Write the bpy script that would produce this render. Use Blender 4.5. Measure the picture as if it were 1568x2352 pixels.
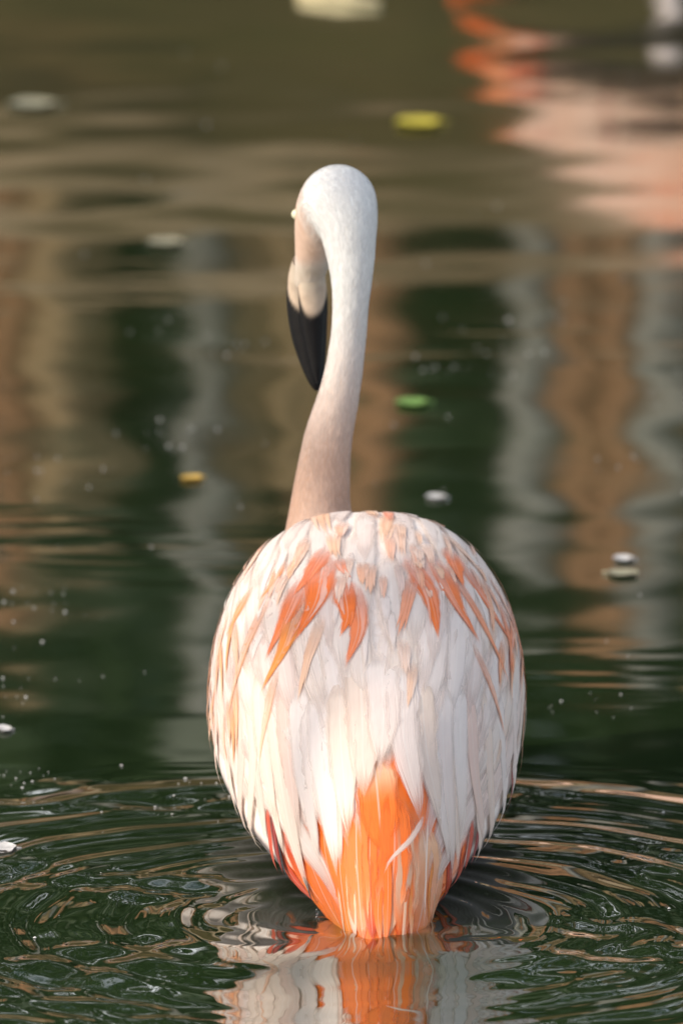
import bpy, bmesh, math, random
import numpy as np
from mathutils import Vector, Matrix
from mathutils.bvhtree import BVHTree

random.seed(11)
rng = np.random.default_rng(7)
for o in list(bpy.data.objects):
    bpy.data.objects.remove(o)
scene = bpy.context.scene
col = scene.collection

# ------------------------------------------------------------------ camera
CAM = Vector((0.0, -8.14, 2.05))
PITCH = math.radians(12.0)
cam_data = bpy.data.cameras.new('camera')
cam_data.sensor_fit = 'VERTICAL'
cam_data.sensor_height = 22.3
cam_data.lens = 250.0
cam_data.clip_start = 0.1
cam_data.clip_end = 500.0
cam_data.dof.use_dof = True
cam_data.dof.focus_distance = 8.46
cam_data.dof.aperture_fstop = 5.6
cam = bpy.data.objects.new('camera', cam_data)
cam.location = CAM
cam.rotation_euler = (math.pi / 2 - PITCH, 0, 0)
col.objects.link(cam)
scene.camera = cam

# ------------------------------------------------------------------ sky, sun, exposure
SUN_DIR = Vector((-0.74, -0.38, 0.56)).normalized()      # from the pond towards the sun
world = bpy.data.worlds.new('World')
scene.world = world
world.use_nodes = True
wn = world.node_tree
bg = wn.nodes['Background']
sky = wn.nodes.new('ShaderNodeTexSky')
sky.sky_type = 'NISHITA'
sky.sun_disc = False
sky.sun_elevation = math.asin(SUN_DIR.z)
sky.sun_rotation = math.atan2(SUN_DIR.x, SUN_DIR.y)
sky.air_density = 1.0
sky.dust_density = 2.0
# bright clouds added to whiten ripple reflections and fill shade, over the whole sky
wtc = wn.nodes.new('ShaderNodeTexCoord')
wnz = wn.nodes.new('ShaderNodeTexNoise')
wnz.inputs['Scale'].default_value = 4.0
wnz.inputs['Detail'].default_value = 6.0
wn.links.new(wtc.outputs['Generated'], wnz.inputs['Vector'])
wrp = wn.nodes.new('ShaderNodeValToRGB')
wrp.color_ramp.elements[0].position = 0.44
wrp.color_ramp.elements[1].position = 0.62
wn.links.new(wnz.outputs['Fac'], wrp.inputs[0])
wmx = wn.nodes.new('ShaderNodeMix')
wmx.data_type = 'RGBA'
wn.links.new(wrp.outputs[0], wmx.inputs['Factor'])
wn.links.new(sky.outputs[0], wmx.inputs['A'])
wmx.inputs['B'].default_value = (9.0, 9.2, 9.4, 1)
wn.links.new(wmx.outputs['Result'], bg.inputs[0])
bg.inputs[1].default_value = 0.15
sun_data = bpy.data.lights.new('sun', 'SUN')
sun_data.energy = 3.0
sun_data.angle = math.radians(0.55)
sun_data.color = (1.0, 0.91, 0.77)
sun = bpy.data.objects.new('sun', sun_data)
sun.rotation_euler = (-SUN_DIR).to_track_quat('-Z', 'Y').to_euler()
sun.location = SUN_DIR * 30
col.objects.link(sun)
vs = scene.view_settings
vs.view_transform = 'Standard'
vs.look = 'None'
vs.gamma = 1.0
vs.use_curve_mapping = False
vs.exposure = 0.31
scene.cycles.max_bounces = 8
scene.cycles.use_denoising = True
scene.cycles.transparent_max_bounces = 24

# ------------------------------------------------------------------ helpers
FWD = Vector((0, math.cos(PITCH), -math.sin(PITCH)))
UP = Vector((0, math.sin(PITCH), math.cos(PITCH)))
K = 22.3 / 250.0 / 2352.0


def ray(px, py):
    return (FWD + Vector(((px - 784) * K, 0, 0)) - UP * ((py - 1176) * K)).normalized()


def at(px, py, y):
    """point seen at that place of the picture, y metres beyond the tail tip"""
    d = ray(px, py)
    return CAM + d * ((y - CAM.y) / d.y)


def on_water(px, py, z=0.0):
    d = ray(px, py)
    return CAM + d * ((z - CAM.z) / d.z)


def world_loc(o):
    v = Vector((0, 0, 0))
    while o is not None:
        v = v + o.location
        o = o.parent
    return v


def tag(o, label=None, cat=None, group=None, kind=None):
    if label: o['label'] = label
    if cat: o['category'] = cat
    if group: o['group'] = group
    if kind: o['kind'] = kind
    return o


def empty(name, loc):
    e = bpy.data.objects.new(name, None)
    e.location = loc
    e.empty_display_size = 0.1
    col.objects.link(e)
    return e


def mesh_obj(name, verts, faces, material=None, parent=None, loc=None, smooth=True, colors=None, uvs=None, rnd=None):
    """verts are world coordinates; the mesh is stored relative to its origin"""
    me = bpy.data.meshes.new(name)
    o = bpy.data.objects.new(name, me)
    if parent is not None:
        off = world_loc(parent)
        o.parent = parent
    else:
        off = Vector(loc) if loc is not None else Vector((0, 0, 0))
        o.location = off
    v = np.asarray(verts, dtype=float).reshape(-1, 3) - np.array(off)
    me.from_pydata(v.tolist(), [], [tuple(int(i) for i in f) for f in faces])
    if smooth:
        me.polygons.foreach_set('use_smooth', [True] * len(me.polygons))
    if colors is not None:
        a = me.color_attributes.new('Col', 'FLOAT_COLOR', 'POINT')
        c = np.ones((len(v), 4)); c[:, :3] = np.asarray(colors)
        a.data.foreach_set('color', c.ravel())
    if uvs is not None:
        a = me.attributes.new('fuv', 'FLOAT_VECTOR', 'POINT')
        c = np.zeros((len(v), 3)); c[:, :np.asarray(uvs).shape[1]] = uvs
        a.data.foreach_set('vector', c.ravel())
    if material is not None:
        me.materials.append(material)
    me.update()
    col.objects.link(o)
    return o


def copy_tree(o, parent=None):
    c = o.copy()
    col.objects.link(c)
    c.parent = parent
    for ch in list(o.children):
        copy_tree(ch, c)
    return c


class NT:
    """short-hand for node trees"""
    def __init__(self, name):
        self.m = bpy.data.materials.new(name)
        self.m.use_nodes = True
        self.t = self.m.node_tree
        self.b = self.t.nodes['Principled BSDF']
        self.out = self.t.nodes['Material Output']

    def n(self, typ, **kw):
        nd = self.t.nodes.new(typ)
        for k, v in kw.items():
            if k.startswith('i_'):
                key = k[2:].replace('_', ' ')
                nd.inputs[key].default_value = v
            else:
                setattr(nd, k, v)
        return nd

    def tinted(self):
        """the plumage colour, times how rosy this individual bird is"""
        ca = self.n('ShaderNodeAttribute', attribute_name='Col')
        oi = self.n('ShaderNodeObjectInfo')
        return self.mix(1.0, ca.outputs['Color'], oi.outputs['Color'], 'MULTIPLY')

    def l(self, a, b):
        self.t.links.new(a, b)

    def ramp(self, fac, stops):
        r = self.n('ShaderNodeValToRGB')
        els = r.color_ramp.elements
        while len(els) < len(stops):
            els.new(0.5)
        for e, (p, c) in zip(els, stops):
            e.position = p
            e.color = (*c, 1) if len(c) == 3 else c
        self.l(fac, r.inputs[0])
        return r.outputs[0]

    def mix(self, fac, a, b, blend='MIX'):
        m = self.n('ShaderNodeMix', data_type='RGBA', blend_type=blend)
        for sock, v in ((m.inputs['Factor'], fac), (m.inputs['A'], a), (m.inputs['B'], b)):
            if hasattr(v, 'links'):
                self.l(v, sock)
            elif isinstance(v, (tuple, list)):
                sock.default_value = (*v, 1)
            else:
                sock.default_value = v
        return m.outputs['Result']

    def math(self, op, a, b=None):
        m = self.n('ShaderNodeMath', operation=op)
        for i, v in enumerate((a, b)):
            if v is None: continue
            if hasattr(v, 'links'): self.l(v, m.inputs[i])
            else: m.inputs[i].default_value = v
        return m.outputs[0]


def noise_mat(name, stops, scale=4.0, rough=0.9, stretch=(1, 1, 1), bump=0.3, detail=6.0):
    t = NT(name)
    tc = t.n('ShaderNodeTexCoord')
    mp = t.n('ShaderNodeMapping')
    mp.inputs['Scale'].default_value = stretch
    t.l(tc.outputs['Object'], mp.inputs[0])
    nz = t.n('ShaderNodeTexNoise')
    nz.inputs['Scale'].default_value = scale
    nz.inputs['Detail'].default_value = detail
    t.l(mp.outputs[0], nz.inputs['Vector'])
    t.l(t.ramp(nz.outputs['Fac'], stops), t.b.inputs['Base Color'])
    t.b.inputs['Roughness'].default_value = rough
    if bump:
        bp = t.n('ShaderNodeBump')
        bp.inputs['Strength'].default_value = bump
        t.l(nz.outputs['Fac'], bp.inputs['Height'])
        t.l(bp.outputs[0], t.b.inputs['Normal'])
    return t.m


# ------------------------------------------------------------------ materials
def make_feather_mat(name, rough=0.62, wet=False, edge0=0.55, tip0=0.72, root1=0.16):
    t = NT(name)
    ca = t.tinted()
    uv = t.n('ShaderNodeAttribute', attribute_name='fuv')
    sp = t.n('ShaderNodeSeparateXYZ')
    t.l(uv.outputs['Vector'], sp.inputs[0])
    # barbs: streaks running outwards and towards the tip
    au = t.math('ABSOLUTE', sp.outputs[0])
    comb = t.n('ShaderNodeCombineXYZ')
    t.l(t.math('MULTIPLY', sp.outputs[0], 7.0), comb.inputs[0])
    t.l(t.math('MULTIPLY', t.math('SUBTRACT', sp.outputs[1], t.math('MULTIPLY', au, 0.12)), 1.6), comb.inputs[1])
    t.l(sp.outputs[2], comb.inputs[2])
    nz = t.n('ShaderNodeTexNoise')
    nz.inputs['Scale'].default_value = 2.3
    nz.inputs['Detail'].default_value = 5.0
    t.l(comb.outputs[0], nz.inputs['Vector'])
    streak = t.ramp(nz.outputs['Fac'], [(0.28, (0.88, 0.84, 0.83)), (0.5, (0.98, 0.97, 0.97)), (0.75, (1, 1, 1))])
    base = t.mix(0.75, ca, streak, 'MULTIPLY')
    # pale shaft down the middle
    shaft = t.ramp(au, [(0.0, (1, 1, 1)), (0.035, (0.8, 0.8, 0.8)), (0.06, (0, 0, 0))])
    fac = t.math('MULTIPLY', shaft, 0.32)
    base = t.mix(fac, base, (0.86, 0.80, 0.74))
    t.l(base, t.b.inputs['Base Color'])
    t.b.inputs['Roughness'].default_value = rough
    t.b.inputs['Specular IOR Level'].default_value = 0.5 if wet else 0.22
    if not wet:
        t.b.inputs['Sheen Weight'].default_value = 0.12
        t.b.inputs['Sheen Roughness'].default_value = 0.5
    cb = t.n('ShaderNodeCombineXYZ')
    t.l(t.math('MULTIPLY', sp.outputs[0], 10.0), cb.inputs[0])
    t.l(t.math('MULTIPLY', sp.outputs[1], 2.2), cb.inputs[1])
    t.l(sp.outputs[2], cb.inputs[2])
    nb = t.n('ShaderNodeTexNoise')
    nb.inputs['Scale'].default_value = 2.0
    nb.inputs['Detail'].default_value = 4.0
    t.l(cb.outputs[0], nb.inputs['Vector'])
    bp = t.n('ShaderNodeBump')
    bp.inputs['Strength'].default_value = 0.18
    bp.inputs['Distance'].default_value = 0.0015
    t.l(nb.outputs['Fac'], bp.inputs['Height'])
    t.l(bp.outputs[0], t.b.inputs['Normal'])
    tr = t.n('ShaderNodeBsdfTranslucent')
    t.l(base, tr.inputs['Color'])
    mx = t.n('ShaderNodeMixShader')
    mx.inputs[0].default_value = 0.16
    t.l(t.b.outputs[0], mx.inputs[1])
    t.l(tr.outputs[0], mx.inputs[2])
    # wispy, see-through barb ends along the margins and the tip
    hair = t.n('ShaderNodeTexNoise')
    ch = t.n('ShaderNodeCombineXYZ')
    t.l(t.math('MULTIPLY', sp.outputs[0], 16.0), ch.inputs[0])
    t.l(t.math('MULTIPLY', sp.outputs[1], 2.0), ch.inputs[1])
    t.l(sp.outputs[2], ch.inputs[2])
    hair.inputs['Scale'].default_value = 1.6
    hair.inputs['Detail'].default_value = 3.0
    t.l(ch.outputs[0], hair.inputs['Vector'])
    ed = t.math('ADD', au, t.math('MULTIPLY', t.math('SUBTRACT', hair.outputs['Fac'], 0.5), 0.9))
    tp = t.math('ADD', sp.outputs[1], t.math('MULTIPLY', t.math('SUBTRACT', hair.outputs['Fac'], 0.5), 0.45))
    rt = t.ramp(t.math('ADD', sp.outputs[1], t.math('MULTIPLY', t.math('SUBTRACT', hair.outputs['Fac'], 0.5), root1)), [(0.0, (0, 0, 0)), (root1, (1, 1, 1))])
    ae = t.ramp(ed, [(edge0, (1, 1, 1)), (1.0, (0, 0, 0))])
    at_ = t.ramp(tp, [(tip0, (1, 1, 1)), (1.0, (0, 0, 0))])
    al = t.math('MULTIPLY', t.math('MULTIPLY', ae, at_), rt)
    tb = t.n('ShaderNodeBsdfTransparent')
    m2 = t.n('ShaderNodeMixShader')
    t.l(al, m2.inputs[0])
    t.l(tb.outputs[0], m2.inputs[1])
    t.l(mx.outputs[0], m2.inputs[2])
    if edge0 < 1:
        t.l(m2.outputs[0], t.out.inputs['Surface'])
    else:
        t.l(mx.outputs[0], t.out.inputs['Surface'])
    return t.m


M_FEATHER = make_feather_mat('feather_vane')
M_WET = make_feather_mat('wet_feather_vane', 0.16, True, 0.8, 0.9)
M_CRISP = make_feather_mat('crisp_feather_vane', 0.6, False, 0.66, 0.86)
M_STREAK = make_feather_mat('streak_feather_vane', 0.6, False, 0.62, 0.86, 0.5)
M_SOFT = make_feather_mat('soft_streak_vane', 0.62, False, 0.35, 0.6, 0.5)
M_SHELL = make_feather_mat('feather_bed', 0.65, False, 1.0)


def make_skin():
    t = NT('down_covered_skin')
    ca = t.tinted()
    tc = t.n('ShaderNodeTexCoord')
    mp = t.n('ShaderNodeMapping')
    mp.inputs['Scale'].default_value = (1.3, 1.3, 0.6)
    t.l(tc.outputs['Object'], mp.inputs[0])
    nz = t.n('ShaderNodeTexNoise')
    nz.inputs['Scale'].default_value = 95.0
    nz.inputs['Detail'].default_value = 5.0
    t.l(mp.outputs[0], nz.inputs['Vector'])
    sh = t.ramp(nz.outputs['Fac'], [(0.3, (0.84, 0.78, 0.74)), (0.6, (1, 1, 1))])
    t.l(t.mix(0.7, ca, sh, 'MULTIPLY'), t.b.inputs['Base Color'])
    t.b.inputs['Roughness'].default_value = 0.75
    t.b.inputs['Specular IOR Level'].default_value = 0.15
    t.b.inputs['Sheen Weight'].default_value = 0.2
    bp = t.n('ShaderNodeBump')
    bp.inputs['Strength'].default_value = 0.35
    bp.inputs['Distance'].default_value = 0.003
    t.l(nz.outputs['Fac'], bp.inputs['Height'])
    t.l(bp.outputs[0], t.b.inputs['Normal'])
    return t.m


M_SKIN = make_skin()


def make_bill():
    t = NT('horny_bill')
    ca = t.n('ShaderNodeAttribute', attribute_name='Col')
    tc = t.n('ShaderNodeTexCoord')
    nz = t.n('ShaderNodeTexNoise')
    nz.inputs['Scale'].default_value = 120.0
    t.l(tc.outputs['Object'], nz.inputs['Vector'])
    sh = t.ramp(nz.outputs['Fac'], [(0.3, (0.75, 0.72, 0.7)), (0.6, (1, 1, 1))])
    t.l(t.mix(0.6, ca.outputs['Color'], sh, 'MULTIPLY'), t.b.inputs['Base Color'])
    t.b.inputs['Roughness'].default_value = 0.42
    t.b.inputs['Specular IOR Level'].default_value = 0.12
    bp = t.n('ShaderNodeBump')
    bp.inputs['Strength'].default_value = 0.2
    bp.inputs['Distance'].default_value = 0.001
    t.l(nz.outputs['Fac'], bp.inputs['Height'])
    t.l(bp.outputs[0], t.b.inputs['Normal'])
    return t.m


M_BILL = make_bill()


def plain(name, c, rough=0.5, scale=60, var=0.25, spec=0.5):
    t = NT(name)
    tc = t.n('ShaderNodeTexCoord')
    nz = t.n('ShaderNodeTexNoise')
    nz.inputs['Scale'].default_value = scale
    t.l(tc.outputs['Object'], nz.inputs['Vector'])
    lo = tuple(x * (1 - var) for x in c); hi = tuple(min(1, x * (1 + var)) for x in c)
    t.l(t.ramp(nz.outputs['Fac'], [(0.3, lo), (0.7, hi)]), t.b.inputs['Base Color'])
    t.b.inputs['Roughness'].default_value = rough
    t.b.inputs['Specular IOR Level'].default_value = spec
    return t.m


def make_water():
    t = NT('murky_pond_water')
    tc = t.n('ShaderNodeTexCoord')
    nz = t.n('ShaderNodeTexNoise')
    nz.inputs['Scale'].default_value = 1.6
    nz.inputs['Detail'].default_value = 4.0
    t.l(tc.outputs['Object'], nz.inputs['Vector'])
    t.l(t.ramp(nz.outputs['Fac'], [(0.3, (0.008, 0.017, 0.006)), (0.7, (0.016, 0.031, 0.009))]), t.b.inputs['Base Color'])
    t.b.inputs['Roughness'].default_value = 0.4
    t.b.inputs['Specular IOR Level'].default_value = 0.0
    fr_ = t.n('ShaderNodeFresnel')
    fr_.inputs['IOR'].default_value = 1.34
    gl = t.n('ShaderNodeBsdfGlossy')
    # wind-ruffled beyond the bird, glassy around it
    sy = t.n('ShaderNodeSeparateXYZ'); t.l(tc.outputs['Object'], sy.inputs[0])
    mr = t.n('ShaderNodeMapRange')
    for nm, vv in (('From Min', 0.35), ('From Max', 1.3), ('To Min', 0.022), ('To Max', 0.068)):
        mr.inputs[nm].default_value = vv
    t.l(t.math('ADD', sy.outputs[1], t.math('MULTIPLY', nz.outputs['Fac'], 0.3)), mr.inputs['Value'])
    t.l(mr.outputs[0], gl.inputs['Roughness'])
    gl.inputs['Color'].default_value = (1, 1, 1, 1)
    mx = t.n('ShaderNodeMixShader')
    t.l(t.math('MINIMUM', t.math('MULTIPLY', fr_.outputs[0], 1.85), 1.0), mx.inputs[0])
    t.l(t.b.outputs[0], mx.inputs[1])
    t.l(gl.outputs[0], mx.inputs[2])
    t.l(mx.outputs[0], t.out.inputs['Surface'])
    return t.m


M_WATER = make_water()

# ------------------------------------------------------------------ water surface (real ripples)
def spaced(lo, hi, step, outer, growth=1.22):
    mid = np.arange(lo, hi + step * 0.5, step)
    left, right, s, p = [], [], step, lo
    while p > -outer:
        s *= growth; p -= s; left.append(p)
    s, p = step, hi
    while p < outer:
        s *= growth; p += s; right.append(p)
    return np.array(left[::-1] + list(mid) + right)


def sines(X, Y, n, lam, ang, spread, seed):
    r = np.random.default_rng(seed)
    Z = np.zeros_like(X)
    for _ in range(n):
        L = lam * math.exp(r.normal(0, 0.33))
        a = ang + r.normal(0, spread)
        k = 2 * math.pi / L
        Z += L / (2 * math.pi) * np.sin(k * (X * math.cos(a) + Y * math.sin(a)) + r.uniform(0, 6.28))
    return Z / math.sqrt(n)


def patch(X, Y, lam, seed, lo=-0.2, hi=0.9):
    z = sines(X, Y, 9, lam, 0.8, 1.6, seed) / (lam / (2 * math.pi))
    return np.clip((z - lo) / (hi - lo), 0, 1)


def sstep(a, b, x):
    t = np.clip((x - a) / (b - a), 0, 1)
    return t * t * (3 - 2 * t)


def wave_height(X, Y):
    H = 0.0055 * sines(X, Y, 12, 0.34, math.pi / 2, 0.35, 1)          # slow swell, crests across the view
    H += 0.003 * sines(X, Y, 12, 0.12, math.pi / 2, 0.4, 2)
    H += 0.013 * sines(X, Y, 14, 0.17, 1.2, 0.8, 21) * sstep(0.7, 1.6, Y) * (0.35 + 0.65 * patch(X, Y, 0.7, 22))   # wobbly patches far out
    # cat's-paws: patches of fine ripples
    H += 0.030 * sines(X, Y, 14, 0.045, math.pi / 2, 0.45, 3) * patch(X, Y, 0.55, 4, 0.3, 1.6) * sstep(0.5, 1.2, Y) * (1 - sstep(1.5, 2.2, Y) * 0.6)
    # rings thrown out by the bird
    cx, cy = 0.015, 0.06
    dx, dy = X - cx, Y - cy
    wob = 0.018 * sines(X, Y, 8, 0.16, 0.6, 1.5, 5) / 0.0255 * 0.3
    R = np.sqrt((dx * 0.95) ** 2 + dy ** 2) + wob
    ang = np.arctan2(dy, dx)
    env = sstep(0.02, 0.09, R) * (1 - sstep(0.31, 0.55, R))
    side = 0.35 + 0.65 * np.abs(np.cos(ang)) ** 0.7
    front = 1 - 0.95 * np.exp(-((X - 0.0) / 0.135) ** 4) * sstep(0.05, -0.05, Y)
    H += env * side * front * 0.0010 * np.sin(2 * math.pi * R / 0.062 + 0.6)
    H += env * side * front * 0.0004 * np.sin(2 * math.pi * R / 0.027 + 1.1 + 2.0 * patch(X, Y, 0.2, 8))
    lead = np.exp(-((R - 0.43) / 0.022) ** 2)
    H += lead * front * 0.0022
    # cross chop inside the rings gives closed loops of reflected sky
    H += env * front * 0.19 * sines(X, Y, 12, 0.072, 0.9, 1.5, 6) * (0.10 + 0.90 * patch(X, Y, 0.26, 9, 0.0, 1.2))
    # chop in the foreground at both sides
    fg = sstep(0.10, -0.10, Y) * front * sstep(0.7, 0.4, np.abs(X))
    H += fg * 0.12 * sines(X, Y, 12, 0.055, math.pi / 2, 0.7, 7) * patch(X, Y, 0.25, 10, -0.1, 0.8)
    # low crest pushed up in front of the tail
    yc = -0.060 + 0.012 * np.sin(X * 23 + 1) + 0.006 * np.sin(X * 61)
    H += 0.0050 * np.exp(-((Y - yc) / np.where(Y < yc, 0.052, 0.085)) ** 2) * np.exp(-((X - 0.01) / 0.17) ** 4)
    # water clinging to the wet tail
    H += 0.0022 * np.sin(X * 150 + 2.0 * np.sin(X * 67)) * np.exp(-(((X - 0.031) / 0.045) ** 2 + ((Y + 0.002) / 0.022) ** 2))
    # faint wobble that breaks up the bird's own reflection
    H += 0.006 * sines(X, Y, 8, 0.045, math.pi / 2, 0.5, 12) * np.exp(-((X) / 0.16) ** 4) * sstep(0.06, 0.0, Y)
    return H


gx = spaced(-0.50, 0.50, 0.0040, 45)
gy = np.concatenate([spaced(-0.34, 0.62, 0.0036, 45)[spaced(-0.34, 0.62, 0.0036, 45) <= 0.62],
                     np.arange(0.626, 4.4, 0.0065)])
p, s = 4.4, 0.0065
tail_y = []
while p < 7.5:
    s *= 1.25; p += s; tail_y.append(p)
gy = np.concatenate([gy, np.array(tail_y)])
X, Y = np.meshgrid(gx, gy)
fade = (1 - sstep(2, 8, np.abs(X))) * sstep(-6, -1, Y) * (1 - sstep(5.0, 5.6, Y))
Hh = wave_height(X, Y) * fade
nxv, nyv = len(gx), len(gy)
me = bpy.data.meshes.new('water')
V = np.stack([X, Y, Hh], -1).reshape(-1, 3)
idx = np.arange(nxv * nyv).reshape(nyv, nxv)
F = np.stack([idx[:-1, :-1], idx[:-1, 1:], idx[1:, 1:], idx[1:, :-1]], -1).reshape(-1, 4)
me.vertices.add(len(V)); me.vertices.foreach_set('co', V.ravel())
me.loops.add(F.size); me.loops.foreach_set('vertex_index', F.ravel().astype(np.int32))
me.polygons.add(len(F)); me.polygons.foreach_set('loop_start', (np.arange(len(F)) * 4).astype(np.int32))
me.update(calc_edges=True)
me.polygons.foreach_set('use_smooth', np.ones(len(F), dtype=bool))
me.materials.append(M_WATER)
water = bpy.data.objects.new('water', me)
col.objects.link(water)
tag(water, 'dark green rippled pond water all around the flamingo', 'water', kind='structure')

# ------------------------------------------------------------------ far bank
def make_bank():
    t = NT('sandy_bank')
    tc = t.n('ShaderNodeTexCoord')
    nz = t.n('ShaderNodeTexNoise'); nz.inputs['Scale'].default_value = 2.2; nz.inputs['Detail'].default_value = 6
    t.l(tc.outputs['Object'], nz.inputs['Vector'])
    sand = t.ramp(nz.outputs['Fac'], [(0.3, (0.13, 0.09, 0.05)), (0.55, (0.24, 0.18, 0.11)), (0.75, (0.33, 0.26, 0.17))])
    mud = t.ramp(nz.outputs['Fac'], [(0.3, (0.030, 0.024, 0.008)), (0.55, (0.062, 0.046, 0.018)), (0.75, (0.125, 0.08, 0.035))])
    sp = t.n('ShaderNodeSeparateXYZ'); t.l(tc.outputs['Object'], sp.inputs[0])
    hz = t.math('ADD', sp.outputs[2], t.math('MULTIPLY', nz.outputs['Fac'], 0.35))
    t.l(t.mix(t.ramp(hz, [(0.88, (0, 0, 0)), (1.12, (1, 1, 1))]), mud, sand), t.b.inputs['Base Color'])
    t.b.inputs['Roughness'].default_value = 0.95
    t.b.inputs['Specular IOR Level'].default_value = 0.1
    return t.m


M_GROUND = make_bank()
bx = np.linspace(-45, 45, 91)
by = np.concatenate([np.linspace(5.0, 9.0, 41), np.linspace(9.5, 120, 40)])
BX, BY = np.meshgrid(bx, by)
shore = 0.35 * np.sin(BX * 0.6) + 0.25 * np.sin(BX * 1.7 + 1)


def bank_h(x, y):
    s = y + 0.12 * np.sin(x * 1.3) + 0.08 * np.sin(x * 3.1 + 1)
    return -0.25 + 0.62 * sstep(5.3, 6.6, s) + 0.60 * sstep(6.5, 8.0, s) + 0.3 * sstep(9, 20, s)


BZ = bank_h(BX, BY) + 0.02 * np.sin(BX * 5) * np.sin(BY * 4)
ii = np.arange(BX.size).reshape(BX.shape)
BF = np.stack([ii[:-1, :-1], ii[:-1, 1:], ii[1:, 1:], ii[1:, :-1]], -1).reshape(-1, 4)
bank = mesh_obj('bank', np.stack([BX, BY, BZ], -1).reshape(-1, 3), BF, M_GROUND)
tag(bank, 'sandy bank rising beyond the pond water', 'bank', kind='structure')


def leaf_quads(centres, size, seed):
    r = np.random.default_rng(seed)
    n = len(centres)
    a = r.normal(size=(n, 3)); a /= np.linalg.norm(a, axis=1)[:, None]
    b = np.cross(a, r.normal(size=(n, 3))); b /= np.linalg.norm(b, axis=1)[:, None]
    s = size * r.uniform(0.6, 1.3, n)[:, None]
    v = np.stack([centres - a * s, centres + b * s * 0.45, centres + a * s, centres - b * s * 0.45], 1).reshape(-1, 3)
    f = np.arange(n * 4).reshape(n, 4)
    return v, f


def tube(pts, radii, n=8):
    V, F = [], []
    pts = [Vector(p) for p in pts]
    for i, (p, r) in enumerate(zip(pts, radii)):
        d = (pts[min(i + 1, len(pts) - 1)] - pts[max(i - 1, 0)]).normalized()
        u = d.cross(Vector((0.3, 1, 0.2))).normalized()
        w = d.cross(u)
        for j in range(n):
            a = 2 * math.pi * j / n
            V.append(p + u * (math.cos(a) * r) + w * (math.sin(a) * r))
    for i in range(len(pts) - 1):
        for j in range(n):
            F.append((i * n + j, i * n + (j + 1) % n, (i + 1) * n + (j + 1) % n, (i + 1) * n + j))
    F.append(tuple(range(n - 1, -1, -1)))
    F.append(tuple((len(pts) - 1) * n + j for j in range(n)))
    return V, F


def merge(parts):
    V, F = [], []
    for v, f in parts:
        o = len(V)
        V += [tuple(x) for x in v]
        F += [tuple(i + o for i in q) for q in f]
    return V, F


M_LEAVES = [noise_mat('leaves_deep_green', [(0.3, (0.014, 0.027, 0.009)), (0.7, (0.036, 0.06, 0.02))], 1.5, 0.55, bump=0),
            noise_mat('leaves_mid_green', [(0.3, (0.022, 0.038, 0.012)), (0.7, (0.05, 0.075, 0.024))], 1.5, 0.55, bump=0)]
M_BARK = noise_mat('brown_bark', [(0.3, (0.07, 0.045, 0.03)), (0.7, (0.20, 0.14, 0.09))], 6, 0.95, (1, 1, 0.2))


def make_tree(loc, height, rad, base, nclump, per, seed, label, mat, group, leaf=0.16):
    r = np.random.default_rng(seed)
    root = empty('tree', loc)
    tag(root, label, 'tree', group)
    L = Vector(loc)
    parts = []
    top = L + Vector((r.normal(0, .3), r.normal(0, .3), height * 0.85))
    tp = [L.lerp(top, t) + Vector((math.sin(t * 4 + seed) * .12, math.cos(t * 3 + seed) * .12, 0)) for t in np.linspace(0, 1, 8)]
    parts.append(tube(tp, np.linspace(0.03 * height, 0.006 * height, 8)))
    cs = []
    for _ in range(nclump):
        t = r.uniform(0, 1)
        zc = base + (height - base) * t
        rr = rad * math.sqrt(max(0.05, 1 - (2 * t - 0.85) ** 2 / 1.4)) * math.sqrt(r.uniform(0.05, 1))
        a = r.uniform(0, 6.28)
        cs.append((rr * math.cos(a), rr * math.sin(a), zc))
    for k in range(0, min(nclump, 16)):
        c = L + Vector(cs[k])
        s = tp[min(7, int(max(0.2, (cs[k][2] / height) * 0.8) * 8))]
        mid = s.lerp(c, 0.5) + Vector((0, 0, 0.1))
        parts.append(tube([s, mid, c], [0.009 * height, 0.006 * height, 0.002 * height], 5))
    v, f = merge(parts)
    mesh_obj('trunk', v, f, M_BARK, root)
    ctr = []
    for c in cs:
        ctr.append(np.array(L) + np.array(c) + r.normal(size=(per, 3)) * np.array([.42, .42, .30]) * (rad / 2.2))
    v, f = leaf_quads(np.concatenate(ctr), leaf, seed)
    mesh_obj('crown', v, f, mat, root, smooth=False)
    return root


tree_spots = [(-5.4, 12.5, 8.5, 2.6), (-1.9, 13.6, 9.5, 2.7), (1.5, 12.7, 8.8, 2.5), (4.9, 13.4, 9.6, 2.8), (8.6, 13.0, 8.6, 2.7),
              (-9.0, 13.6, 9.0, 2.8), (-3.6, 18.5, 13.0, 3.2), (2.8, 19.0, 13.5, 3.4), (9.2, 19.0, 12.5, 3.2), (-10.5, 19, 13, 3.3)]
for i, (x, y, h, r_) in enumerate(tree_spots):
    near = y < 15
    make_tree((x, y, float(bank_h(x, y)) - 0.05), h, r_, 1.2 if near else 2.5, 40, 115, 100 + i,
              'dark leafy tree behind the stake fence, mirrored in the pond' if near else 'taller dark tree in the row behind the nearer trees',
              M_LEAVES[i % 2], 'trees behind the stake fence' if near else 'tall trees of the back row')

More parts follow.
